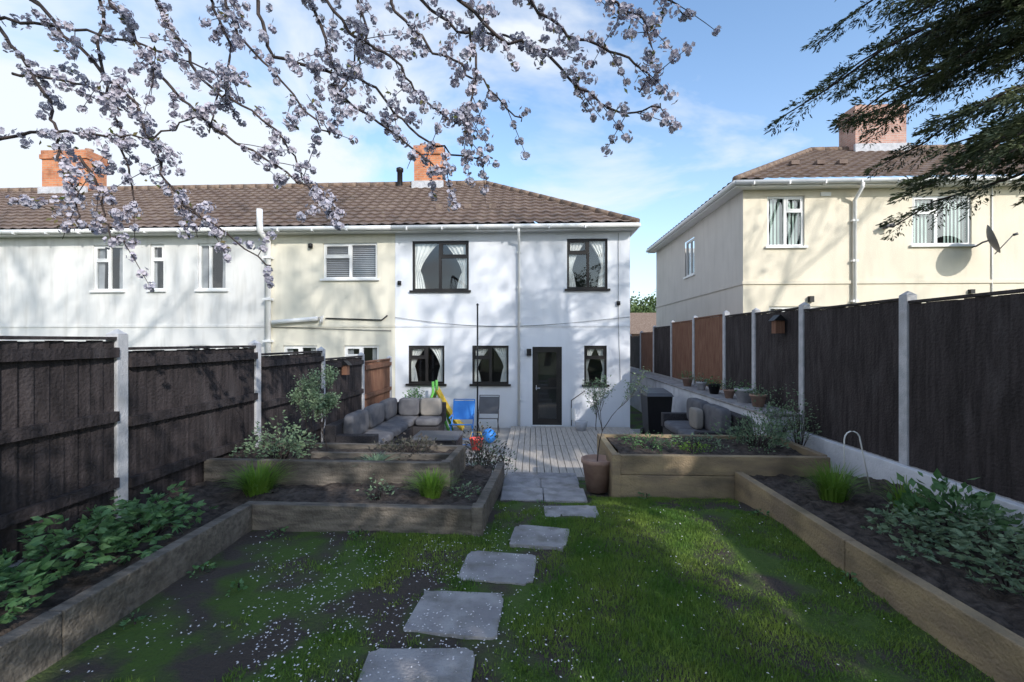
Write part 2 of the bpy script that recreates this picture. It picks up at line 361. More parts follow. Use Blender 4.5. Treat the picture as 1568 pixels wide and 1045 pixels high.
p=MB();p.tube([(-6.97,YW-.1,.0),(-6.97,YW-.1,4.85),(-6.97,EY-.1,5.05),(-6.97,EY-.12,5.6)],.075,'upvc',10)
for z in(4.4,3.3,2.2):p.box(-7.07,-6.87,YW-.19,YW-.001,z,z+.06,'upvc')
p.build('soil_pipe',ln)
# ---------------------------------------------------------------- house on the right
H=empty('semi_detached_house');RW=11.74;rx0=5.31;rx1=17
hr=[(5.91,6.82,4.61,5.88,'upvc',(.5,),((1,.7),),'vblind'),(9.42,10.84,4.61,5.84,'upvc',(.42,),((0,.66),),'vblind'),
 (5.95,6.7,2.1,3.1,'upvc',(.5,),(),'sheer'),(6.95,7.75,1.1,3.1,'upvc',(),(),'sheer'),(8.4,9.15,2.1,3.12,'upvc',(.5,),(),'sheer'),(9.6,10.4,2.1,3.12,'upvc',(.5,),(),'sheer'),
 (12.4,13.6,4.61,5.84,'upvc',(.5,),(),'vblind')]
mb=MB();wall(mb,rx0,rx1,.5,6.2,RW,[h[:4] for h in hr],'yellow');mb.box(rx0-.02,rx1,RW-.03,RW-.001,3.66,3.74,'yellow')
ys,ye,zs,ze=15.2,16.1,4.44,5.65
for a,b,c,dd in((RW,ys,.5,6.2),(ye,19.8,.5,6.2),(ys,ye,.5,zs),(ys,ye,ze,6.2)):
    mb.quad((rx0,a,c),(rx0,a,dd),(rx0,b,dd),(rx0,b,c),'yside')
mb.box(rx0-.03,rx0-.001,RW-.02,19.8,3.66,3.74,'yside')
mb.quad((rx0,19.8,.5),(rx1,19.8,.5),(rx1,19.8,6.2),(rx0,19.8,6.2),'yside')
mb.build('walls',H)
w=MB()
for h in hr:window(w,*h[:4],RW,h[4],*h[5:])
w.box(rx0+.04,rx0+.1,ys,ye,zs,zs+.06,'upvc');w.box(rx0+.04,rx0+.1,ys,ye,ze-.06,ze,'upvc')
for a in(ys,(ys+ye)/2-.03,ye-.06):w.box(rx0+.039,rx0+.1,a,a+.06,zs+.06,ze-.06,'upvc')
w.quad((rx0+.07,ys,zs),(rx0+.07,ye,zs),(rx0+.07,ye,ze),(rx0+.07,ys,ze),'glass');w.box(rx0+.5,rx0+.52,ys-.5,ye+.5,zs-.5,ze+.5,'room')
w.box(rx0-.05,rx0+.04,ys-.05,ye+.05,zs-.05,zs,'upvc')
w.build('windows',H)
r=MB();ex=4.98;ey=11.4;ez=6.17
slope(r,(0,ey,ez),(1,0,0),(0,4.3,2.43),lambda v:ex+(9.3-ex)*v,lambda v:17.3,15)
slope(r,(ex,ey,ez),(0,1,0),(9.3-ex,0,2.43),lambda v:4.3*v,lambda v:8.7-4.3*v,15)
cap(r,(9.3,15.7,8.62),(17.3,15.7,8.62));cap(r,(ex,ey,ez+.03),(9.3,15.7,8.63),.09)
for x in(7.2,7.9,8.5,11.6,12.3):r.box(x,x+.22,13.0,13.15,ez+.98,ez+1.09,'roof')
r.build('roof',H)
g=MB();g.box(ex+.05,17,ey+.05,ey+.075,ez-.14,ez+.02,'upvc');gutter(g,[(ex,ey-.01,ez-.05),(17,ey-.01,ez-.05)]);gutter(g,[(ex-.01,ey,ez-.05),(ex-.01,20,ez-.05)])
g.box(ex+.03,ex+.05,ey+.05,20,ez-.14,ez+.02,'upvc')
g.quad((ex+.05,ey+.075,ez-.13),(17,ey+.075,ez-.13),(17,RW-.002,ez-.13),(ex+.05,RW-.002,ez-.13),'upvc');g.quad((ex+.05,ey+.075,ez-.131),(rx0-.002,ey+.075,ez-.131),(rx0-.002,20,ez-.131),(ex+.05,20,ez-.131),'upvc')
for i in range(14):x=ex+.4+i*.85;g.box(x,x+.03,ey-.08,ey+.05,ez-.125,ez-.045,'upvc')
g.tube([(8,ey,ez-.08),(8,ey+.02,ez-.2),(8,RW-.06,ez-.45),(8,RW-.06,1.0)],.045,'upvc',10)
for z in(5.2,4.2,3.2):g.box(7.93,8.07,RW-.1,RW-.001,z,z+.05,'upvc')
g.build('gutter_and_downpipe',H)
chimney('chimney',10.5,12.1,15.3,16.1,8.3,9.9,'chim2',H,2)
f=MB()
c=Vector((10.75,RW-.5,4.6));n=Vector((.75,-.6,.3)).normalized();a=n.cross(Vector((0,0,1))).normalized();b=a.cross(n)
vs=[c];fs=[]
for i in range(1,6):
    for k in range(24):
        t=2*math.pi*k/24;rr=.36*i/5;vs.append(c+(a*math.cos(t)*rr+b*math.sin(t)*rr)+n*(.09*(i/5)**2))
for k in range(24):fs.append((0,1+k,1+(k+1)%24))
for i in range(4):
    for k in range(24):fs.append((1+i*24+k,1+(i+1)*24+k,1+(i+1)*24+(k+1)%24,1+i*24+(k+1)%24))
f.add(vs,fs,'mesh',True);f.tube([c,c-n*.1,(10.85,RW-.1,4.55),(10.85,RW,4.55)],.02,'mesh',6);f.tube([c-b*.35,c+n*.4-b*.05],.012,'mesh',6)
f.tube([c+n*.4-b*.05,c+n*.48-b*.05],.03,'mesh',8)
f.build('satellite_dish',H)
f=MB()
f.box(8.72,8.8,RW-.06,RW-.001,5.02,5.14,'mesh');f.tube([(8.78,RW-.06,5.08),(8.82,RW-.2,5.06)],[.04,.06],'mesh',8);f.tube([(8.72,RW-.06,5.08),(8.66,RW-.2,5.06)],[.04,.06],'mesh',8)
f.box(7.2,7.45,RW-.03,RW-.001,5.86,5.95,'upvc');f.box(10.75,10.85,RW-.08,RW-.001,3.4,3.5,'black');f.box(6.9,7.0,RW-.1,RW-.001,3.2,3.35,'black')
f.tube([(11.3,RW-.02,6),(11.3,RW-.02,2)],.015,'upvc',5)
f.build('wall_fittings',H)
# ---------------------------------------------------------------- distant brick house
D=empty('distant_house');mb=MB()
mb.box(7.5,16,40,47,-1,2.9,'chim2');mb.build('walls',D)
mb=MB();mb.add([(7.2,39.6,2.85),(16.4,39.6,2.85),(16.4,43.5,4.9),(7.9,43.5,4.9),(7.2,47.4,2.85),(16.4,47.4,2.85)],[(0,1,2,3),(3,2,5,4),(0,3,4)],'ridge');mb.build('roof',D)
mb=MB();mb.box(9.2,10.3,39.93,39.99,1.2,2.3,'upvc');mb.box(9.28,9.71,39.9,39.93,1.28,2.22,'anth');mb.box(9.79,10.22,39.9,39.93,1.28,2.22,'anth');mb.build('window',D)
# ---------------------------------------------------------------- terrain
def sm(a,b,x):
    t=min(max((x-a)/(b-a),0),1);return t*t*(3-2*t)
def prof(y):
    if y<4.3:return .55
    if y<5.3:return .55-.13*(y-4.3)
    if y<7.4:return .42-.45*(y-5.3)/2.1
    return -.03
def zt(x,y):
    z=prof(y)
    if x>4.02:z=z+(1.0-z)*sm(4.02,4.2,x)*(1-sm(25,45,y))
    if x<-3.66:z=z-.1
    if x<-.9 and y>5.9:z=min(z,-.07)
    if -4<x<4.2 and 0<y<6:z+=.02*mn.noise(Vector((x*1.2,y*1.2,0)))+.012*mn.noise(Vector((x*6,y*6,3)))+.006*mn.noise(Vector((x*17,y*17,3)))
    return z
xs=np.concatenate([[-900,-300,-100,-50,-25,-15,-10,-7],np.arange(-5,5.01,.06),[6,8,12,18,30,60,120,300,900]])
ys=np.concatenate([[-900,-300,-100,-40,-15,-6,-2],np.arange(0,8,.06),[9,10,12,15,18,21,25,30,38,46,60,100,300,900,2000]])
V=[(x,y,zt(x,y)) for y in ys for x in xs];C=len(xs);ix=np.arange(len(V)).reshape(len(ys),C)
F=np.stack([ix[:-1,:-1],ix[:-1,1:],ix[1:,1:],ix[1:,:-1]],-1).reshape(-1,4)
fast('ground',V,F,['lawn'],smooth=True)
def soil(name,x0,x1,y0,y1,z,amp=.05):
    gx=np.linspace(x0,x1,max(6,int((x1-x0)/.04)));gy=np.linspace(y0,y1,max(6,int((y1-y0)/.04)))
    V=[(x,y,z+amp*mn.noise(Vector((x*3,y*3,z)))+amp*.7*mn.noise(Vector((x*11,y*11,1)))+amp*.5*random.random()) for y in gy for x in gx]
    ix=np.arange(len(V)).reshape(len(gy),len(gx));F=np.stack([ix[:-1,:-1],ix[:-1,1:],ix[1:,1:],ix[1:,:-1]],-1).reshape(-1,4)
    fast(name,V,F,['soil'],smooth=True)
soil('soil',-3.56,-2.56,.3,4.78,.70);soil('soil',-2.56,-.52,4.02,4.76,.70,.04);soil('soil',-.86,-.5,4.7,5.9,.60,.04)
soil('soil',-3.56,-.93,4.82,5.74,.84,.04);soil('soil',2.40,3.9,.3,5.4,.67);soil('soil',1.06,3.32,5.48,6.6,.84,.04)
# ---------------------------------------------------------------- sleepers
def plank(mb,p,q,t,z0a,z1a,z0b,z1b,m):
    p=Vector((*p,0));q=Vector((*q,0));d=(q-p).normalized();s=Vector((d.y,-d.x,0))*t/2
    a,b,c,e=p+s,q+s,q-s,p-s
    mb.hexa([(a.x,a.y,z0a),(b.x,b.y,z0b),(c.x,c.y,z0b),(e.x,e.y,z0a),(a.x,a.y,z1a),(b.x,b.y,z1b),(c.x,c.y,z1b),(e.x,e.y,z1a)],m)
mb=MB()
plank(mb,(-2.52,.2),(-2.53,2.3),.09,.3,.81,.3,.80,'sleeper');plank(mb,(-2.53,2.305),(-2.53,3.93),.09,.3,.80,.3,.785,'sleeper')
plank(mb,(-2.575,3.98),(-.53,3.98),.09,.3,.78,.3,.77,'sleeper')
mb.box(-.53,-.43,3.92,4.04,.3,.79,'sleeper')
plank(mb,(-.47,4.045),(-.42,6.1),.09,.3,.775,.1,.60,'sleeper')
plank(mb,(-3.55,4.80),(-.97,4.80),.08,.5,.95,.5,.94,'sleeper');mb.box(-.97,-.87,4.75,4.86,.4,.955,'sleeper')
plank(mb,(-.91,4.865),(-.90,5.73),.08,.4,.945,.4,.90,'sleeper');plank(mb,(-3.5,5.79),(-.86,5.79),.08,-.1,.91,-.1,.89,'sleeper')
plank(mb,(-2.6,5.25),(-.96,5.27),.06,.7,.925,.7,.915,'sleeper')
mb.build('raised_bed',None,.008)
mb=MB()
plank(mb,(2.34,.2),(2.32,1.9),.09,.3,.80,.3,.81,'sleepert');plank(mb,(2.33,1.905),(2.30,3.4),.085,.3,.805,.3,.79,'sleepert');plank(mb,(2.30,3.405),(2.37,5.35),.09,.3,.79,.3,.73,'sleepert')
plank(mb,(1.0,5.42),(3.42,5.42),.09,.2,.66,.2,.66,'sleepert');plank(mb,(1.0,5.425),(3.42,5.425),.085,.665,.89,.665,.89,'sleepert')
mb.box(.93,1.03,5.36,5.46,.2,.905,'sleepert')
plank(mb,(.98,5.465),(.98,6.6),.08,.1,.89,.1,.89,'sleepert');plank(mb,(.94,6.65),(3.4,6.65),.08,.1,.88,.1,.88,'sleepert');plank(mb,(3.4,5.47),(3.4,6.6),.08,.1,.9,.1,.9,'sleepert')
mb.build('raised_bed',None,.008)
# ---------------------------------------------------------------- fences
def fence(name,X,posts,tops,bots,side,mats,rails):
    E=empty(name)
    pm=MB()
    for i,y in enumerate(posts):
        zt_=max(tops[min(i,len(tops)-1)],tops[max(i-1,0)])+.06;w=.055
        pm.box(X-w,X+w,y-w,y+w,-.2,zt_,'conc');
        pm.add([(X-w,y-w,zt_),(X+w,y-w,zt_),(X+w,y+w,zt_),(X-w,y+w,zt_),(X,y,zt_+.05)],[(0,1,4),(1,2,4),(2,3,4),(3,0,4)],'conc')
    pm.build('posts',E,.008)
    for i in range(len(posts)-1):
        a=posts[i]+.06;b=posts[i+1]-.06;z1=tops[i];z0=bots[i];m=mats[i];mb=MB()
        n=int((b-a)/.10);w=(b-a)/n
        for k in range(n):
            y0=a+k*w;dz=random.uniform(-.006,.006);dx=random.uniform(0,.006)
            xo=X+side*(.012+dx);xi=X-side*.012
            c4=[(xo,y0+.004),(xo+side*.018,y0+w*.97),(xi,y0+w*.97),(xi,y0+.004)]
            mb.hexa([(p_[0],p_[1],z0) for p_ in c4]+[(p_[0],p_[1],z1+dz) for p_ in c4],m)
        xf=X+side*.036
        if rails:
            for z in(z0+.28,(z0+z1)/2+.08,z1-.14):
                mb.box(min(xf,xf+side*.045),max(xf,xf+side*.045),a,b,z,z+.085,m)
        mb.box(X-.045,X+.055,a,b,z1+.01,z1+.035,m)
        mb.box(X-.02,X+.02,a,b,z0-.28,z0-.005,'conc')
        mb.build('panel',E)
fence('garden_fence',-3.6,[-1.9,0,1.9,3.79,5.75,7.6,9.42,11.3],[2.25,2.25,2.23,2.14,2.03,1.89,1.76],[.7,.7,.7,.66,.5,.25,.1],1,['fence']*6+['fencer'],True)
fence('garden_fence',4.0,[-.6,1.3,3.2,5.04,6.89,8.34,9.6,11.4,13.2,15.1,16.9,18.8],[2.62,2.62,2.62,2.66,2.70,2.72,2.76,2.72,2.64,2.5,2.4],[.93,.93,.92,.92,1.15,1.2,1.2,1.2,1.2,1.2,1.2],-1,['fence']*6+['fencer','fencer','fence','fencer','fence'],False)
mb=MB();mb.box(3.86,3.94,-.6,6.8,.3,.92,'wallw');mb.build('retaining_wall',None,.01)
mb=MB();mb.box(3.45,3.93,6.85,18.5,-.1,1.12,'wallw');mb.box(3.42,3.935,6.83,18.5,1.122,1.16,'slab');mb.build('retaining_wall',None,.01)
# ---------------------------------------------------------------- deck, patio and stepping stones
mb=MB();x=-.55
while x<2.45:
    for (a,b) in((7.45,9.6),(9.605,11.74)):
        mb.box(x,x+.116,a,b,.0,.03+random.uniform(0,.003),'deck')
    x+=.126
mb.box(-.56,2.45,7.41,7.448,-.08,.03,'deck');mb.build('deck',None,.003)
mb=MB()
for i in range(-4,11):
    for k in range(14):
        x=-3.55+(i+4)*.5;y=5.85+k*.45
        if x<3.4 and not(-.75<x<2.3 and y>7.0) and not (x>-.8 and y<6.7) and y+.44<11.78:mb.box(x,x+.49,y,y+.44,-.06,-.004+random.uniform(0,.004),'patio')
mb.build('patio')
def stone(mb,cx,cy,w,l,rot,z):
    n=36;top=[];bot=[];c,s=math.cos(rot),math.sin(rot)
    for k in range(n):
        t=2*math.pi*(k+.5)/n;e=.2;wob=.03*mn.noise(Vector((math.cos(t)*2,math.sin(t)*2,cx*7)))
        x=(w/2+wob)*math.copysign(abs(math.cos(t))**e,math.cos(t));y=(l/2+wob)*math.copysign(abs(math.sin(t))**e,math.sin(t))
        top.append((cx+x*c-y*s,cy+x*s+y*c,z));bot.append((cx+x*c*1.01-y*s,cy+x*s+y*c*1.01,z-.06))
    vs=top+bot;fs=[tuple(range(n))]+[(k,n+k,n+(k+1)%n,(k+1)%n) for k in range(n)]
    mb.add(vs,fs,'slab')
stones=[(-.58,2.24,.56,.40,.03),(-.46,2.78,.54,.44,-.06),(-.25,3.36,.54,.44,-.1),(.06,3.90,.46,.40,-.16),(.38,4.48,.5,.40,.05)]
mb=MB()
for s in stones:stone(mb,*s,.566 if s[1]<4.2 else .548)
mb.build('stepping_stones')
mb=MB()
for x in(-.36,.13):
    mb.box(x,x+.48,5.05,5.48,.2,.47,'slab')
    mb.box(x-.02,x+.46,5.5,6.1,.1,.40,'slab')
mb.box(-.4,.62,6.12,6.75,0,.24,'slab');mb.box(-.4,.7,6.77,7.4,-.1,.10,'slab')
mb.build('garden_steps',None,.012)
# ---------------------------------------------------------------- lawn blades and petals
def onstone(x,y,e=.0):
    r=np.zeros(len(x),bool)
    for s in stones:
        dx=x-s[0];dy=y-s[1];c_,s_=math.cos(s[4]),math.sin(s[4]);u=dx*c_+dy*s_;v=-dx*s_+dy*c_
        r|=(abs(u)<s[2]/2+e)&(abs(v)<s[3]/2+e)
    return r
N=250000
x=rng.uniform(-2.47,2.28,N);y=rng.uniform(1.3,5.4,N)
keep=~((x<-.36)&(y>3.9))&~((y>5.0)&(x<.65))&~onstone(x,y,rng.uniform(-.035,0,N))
x=x[keep];y=y[keep]
nz=np.array([mn.noise(Vector((a*.9,b*.9,5)))*.6+mn.noise(Vector((a*3.2,b*3.2,9)))*.5+mn.noise(Vector((a*9,b*9,4)))*.3 for a,b in zip(x,y)])
bias=np.where(x>.3,.22,-.04)-np.clip((-1.3-x),0,1.2)*.5-np.exp(-((x-(-.5+(y-2.2)*.38))**2)/.10)*.26-np.exp(-((x-2.3)**2)/.02)*.3
k=(nz+bias+rng.uniform(-.2,.2,len(x)))>-.08
x=x[k];y=y[k];n=len(x)
z=np.array([zt(a,b) for a,b in zip(x,y)])
ang=rng.uniform(0,2*np.pi,n);w=rng.uniform(.0025,.0045,n);h=rng.uniform(.010,.030,n)*(1+.9*np.clip(nz[k],-.5,.6));ln_=rng.uniform(0,.022,n);la=rng.uniform(0,2*np.pi,n)
V=np.zeros((n,3,3));V[:,0]=np.stack([x-w*np.cos(ang),y-w*np.sin(ang),z-.004],1);V[:,1]=np.stack([x+w*np.cos(ang),y+w*np.sin(ang),z-.004],1)
V[:,2]=np.stack([x+ln_*np.cos(la),y+ln_*np.sin(la),z+h],1)
fast('grass',V,np.arange(3*n).reshape(n,3),['grass'])
n=4400
x=np.concatenate([rng.uniform(-2.45,2.2,1300),rng.normal(-1.0,.8,n-1300)]);y=np.concatenate([rng.uniform(1.6,5,1300),rng.normal(2.7,.8,n-1300)])
cl=np.array([mn.noise(Vector((a*2.5,b*2.5,2))) for a,b in zip(x,y)])
k=(abs(x)<2.4)&(y<4.9)&(y>1.5)&~((x<-.45)&(y>3.9))&((x<.3)|(rng.random(n)<.5))&(cl+rng.uniform(-.4,.4,n)>-.12);x=x[k];y=y[k];n=len(x)
z=np.array([zt(a,b) for a,b in zip(x,y)])+rng.uniform(.010,.024,n);z=np.where(onstone(x,y,.01),np.where(y<4.2,.571,.553),z)
ang=rng.uniform(0,6.28,n);s=rng.uniform(.003,.009,n);V=np.zeros((n,4,3))
for i in range(4):
    t=ang+i*np.pi/2;rr=s*(1 if i%2 else .7);V[:,i]=np.stack([x+rr*np.cos(t),y+rr*np.sin(t),z+rng.uniform(-.003,.004,n)*(i%2)],1)
fast('fallen_petals',V,np.arange(4*n).reshape(n,4),['petal'])
# ---------------------------------------------------------------- plants
def unit(v):return v/np.linalg.norm(v,axis=1,keepdims=True)
def leaves(P,Dr,L,W,fold=.3):
    n=len(P);Dr=unit(Dr);r=unit(rng.normal(size=(n,3)));Sd=unit(np.cross(Dr,r));Nn=np.cross(Sd,Dr)
    L=np.broadcast_to(L,(n,))[:,None];W=np.broadcast_to(W,(n,))[:,None];V=np.zeros((n,4,3))
    V[:,0]=P;V[:,1]=P+Dr*L*.5+Sd*W/2+Nn*W*fold*.5;V[:,2]=P+Dr*L;V[:,3]=P+Dr*L*.5-Sd*W/2+Nn*W*fold*.5
    return V.reshape(-1,3)
def plant(name,c,r,h,n,L,m,flat=.3,stems=10,sm='bark',palm=0):
    E=empty(name);c=np.array(c,float)
    ph=rng.uniform(0,2*np.pi,n);rad=np.sqrt(rng.uniform(0,1,n));hh=rng.uniform(.25,1,n)
    o1,o2=rng.uniform(0,6.28,2)
    lump=1+.3*np.sin(ph*3+o1)+.2*np.sin(ph*7+o2)
    P=c+np.stack([np.cos(ph)*rad*r*lump,np.sin(ph)*rad*r*lump,hh*h*(1-.55*rad**2)*(1+.3*np.sin(ph*5+rad*6+o2))],1)
    Dr=np.stack([np.cos(ph)+rng.normal(0,.6,n),np.sin(ph)+rng.normal(0,.6,n),rng.normal(flat,.4,n)],1)
    l=rng.uniform(.6,1.2,n)*L
    if palm:
        Dn=unit(Dr);up=np.array([0,0,1.]);Sd=unit(np.cross(Dn,up)+1e-6);PP=[];DD=[];LL=[]
        for a in np.linspace(-1.1,1.1,palm):
            PP.append(P);DD.append(Dn*math.cos(a)+Sd*math.sin(a)+rng.normal(0,.08,(n,3))+[0,0,-.12*abs(a)]);LL.append(l*(1-.25*abs(a)))
        P2=np.concatenate(PP);V=leaves(P2,np.concatenate(DD),np.concatenate(LL),np.concatenate(LL)*.42,.2);k=len(P2)
    else: V=leaves(P,Dr,l,l*.5);k=n
    fast('leaves',V,np.arange(4*k).reshape(k,4),[m],E)
    mb=MB()
    for i in range(stems):
        j=rng.integers(n);p=P[j];mb.tube([tuple(c+np.array([(p[0]-c[0])*.2,(p[1]-c[1])*.2,-.02])),tuple((c+p)/2+np.array([0,0,.04])),tuple(p)],[.005,.004,.002],sm,5)
    mb.build('stems',E)
def tuft(name,c,r,h,n,m,w=.006):
    c=np.array(c,float)
    ph=rng.uniform(0,2*np.pi,n);ro=rng.uniform(0,.35,n)*r;sp=rng.uniform(.1,1,n)*r;hh=rng.uniform(.5,1,n)*h
    V=np.zeros((n,8,3));sd=np.stack([-np.sin(ph),np.cos(ph),np.zeros(n)],1)*w;dr=np.stack([np.cos(ph),np.sin(ph),np.zeros(n)],1)
    for i,t in enumerate((0,.4,.75,1)):
        p=c+dr*(ro+sp*t**1.8)[:,None];p[:,2]+=hh*(t-.35*t**3*(sp/r));ww=(1-.85*t)
        V[:,2*i]=p-sd*ww;V[:,2*i+1]=p+sd*ww
    b=np.arange(n)[:,None,None]*8;F=(b+np.array([[0,1,3,2],[2,3,5,4],[4,5,7,6]])[None]).reshape(-1,4)
    fast(name,V,F,[m])
for c,r,h,n in(((-3.05,2.35,.72),.36,.3,130),((-3.1,2.9,.72),.38,.32,150),((-2.95,3.35,.72),.32,.28,120),((-3.2,3.6,.72),.3,.26,80)):
    plant('hellebore_plant',c,r,h,n,.09,'leafA',palm=5)
for c,r,h,n in(((3.0,3.0,.70),.38,.24,210),((3.35,3.45,.70),.42,.28,230),((2.95,3.65,.70),.35,.2,160),((3.5,2.6,.70),.36,.26,150)):
    plant('geranium_plant',c,r,h,n,.065,'leafB',palm=5)
plant('green_perennial',(3.45,3.9,.70),.3,.36,300,.10,'leafA',1.0)
tuft('ornamental_grass',(-2.75,4.45,.68),.34,.38,520,'leafC');tuft('ornamental_grass',(-1.0,4.45,.68),.26,.33,420,'leafC');tuft('ornamental_grass',(2.95,4.6,.67),.34,.42,460,'leafC')
tuft('ornamental_grass',(3.3,4.2,.67),.2,.38,140,'leafC',.010);tuft('iris_leaves',(-1.75,5.02,.84),.3,.13,90,'leafB',.012)
plant('silver_shrub',(-2.95,5.2,.84),.36,.45,900,.05,'leafB',.3,24);
plant('lavender_bush',(-.75,6.2,.4),.34,.58,700,.05,'leafD',1.2,24);plant('lavender_bush',(-1.5,5.5,.86),.32,.2,420,.045,'leafD',.8,12);plant('hebe_shrub',(-.65,6.9,.1),.28,.7,600,.045,'leafB',.8,12)
plant('seedling_plant',(-1.5,4.35,.7),.14,.2,90,.04,'leafB');plant('seedling_plant',(-.65,4.5,.66),.14,.18,90,.04,'leafB')
plant('herb_plant',(1.5,6.0,.84),.34,.18,420,.035,'leafA',.6);plant('herb_plant',(2.2,6.1,.84),.35,.14,300,.035,'leafB',.6);plant('herb_plant',(2.0,5.8,.84),.2,.12,200,.035,'leafC',.6)
plant('lavender_bush',(2.95,6.1,.84),.42,.42,1100,.045,'leafB',.9,34);plant('lavender_bush',(3.55,6.7,.84),.3,.62,600,.045,'leafB',1.0,24)
plant('climbing_shrub',(3.65,6.4,.8),.22,.8,260,.04,'leafB',.6,24)
for (x,y,r) in((-2.4,3.2,.07),(-2.35,2.6,.06),(-2.2,3.85,.09),(-1.5,3.88,.07),(2.2,4.5,.06),(2.22,3.3,.06),(1.3,5.3,.07),(.1,4.95,.05),(-2.0,3.0,.06)):
    plant('lawn_weed',(x,y,.54 if y<4.6 else .42),r,.06,26,.04,'leafA',.3,2)
def grow(mb,p,d,L,r,lev,tips,spread=.6,up=.15,seg=3,kids=3,shr=.72,rs=.62,mt='bark',n=6):
    pts=[p.copy()];q=p.copy();dd=d.copy()
    for i in range(seg):
        dd=(dd+Vector((random.gauss(0,.12),random.gauss(0,.12),random.gauss(0,.1)+up*.3))).normalized();q=q+dd*L/seg;pts.append(q.copy())
    mb.tube(pts,[r*(1-.4*i/seg) for i in range(seg+1)],mt,n,False)
    if lev<=1:tips+= [tuple(a) for a in pts[1:]]
    if lev==0:return
    for k in range(kids):
        a=random.uniform(0,2*math.pi);o=dd.orthogonal().normalized();o2=dd.cross(o)
        nd=(dd+(o*math.cos(a)+o2*math.sin(a))*random.uniform(.5,1.3)*spread+Vector((0,0,up))).normalized()
        st=pts[-1] if k<2 else pts[random.randint(1,seg)]
        grow(mb,st,nd,L*shr*random.uniform(.75,1.2),r*rs,lev-1,tips,spread,up,seg,kids,shr,rs,mt,n if lev>2 else 4)
def woody(name,base,d,L,r,lev,leafn,leafL,lm,scat,**k):
    E=empty(name);mb=MB();tips=[];grow(mb,Vector(base),Vector(d).normalized(),L,r,lev,tips,**k);mb.build('branches',E)
    T=np.array(tips);n=int(len(T)*leafn)
    if n:
        P=T[rng.integers(0,len(T),n)]+rng.normal(0,scat,(n,3));l=rng.uniform(.6,1.2,n)*leafL
        fast('leaves',leaves(P,rng.normal(size=(n,3)),l,l*.6),np.arange(4*n).reshape(n,4),[lm],E)
woody('garden_shrub',(-2.45,5.35,.8),(0,0,1),.34,.010,5,2.4,.03,'leafB',.025,up=.4,spread=.6)
woody('garden_shrub',(-2.8,5.5,.8),(.1,0,1),.36,.010,5,2.2,.03,'leafB',.025,up=.5,spread=.5)
mb=MB();mb.lathe((.81,5.75,.36),[(0,0),(.13,0),(.185,.34),(.2,.35),(.2,.40),(.18,.40),(.17,.36),(0,.36)],'terr',28);mb.build('plant_pot')
woody('potted_olive_sapling',(.81,5.75,.7),(0,0,1),.42,.008,4,2.2,.028,'leafB',.02,up=.35,spread=.7)
woody('wall_shrub',(1.55,11.2,.05),(0,0,1),.4,.012,4,1.5,.035,'leafB',.03,up=.5,spread=.6)
# ---------------------------------------------------------------- shade trees behind the viewpoint
def shade(base,H,lev,ln,ls,L=None,lm='tleaf',up=.22,r=.015):
    woody('broadleaf_tree',base,(random.uniform(-.05,.05),0,1),L or H*.28,H*r,lev,ln,ls,lm,.25,up=up,spread=.75,kids=3,shr=.78,rs=.62)
shade((5.2,-4.0,.5),8,5,9,.2,up=.05);shade((9.5,-5.5,.8),17,5,1.7,.2);shade((14.5,-5,.9),16,5,1.1,.18);shade((1.0,-7,.5),17,5,1.3,.18)
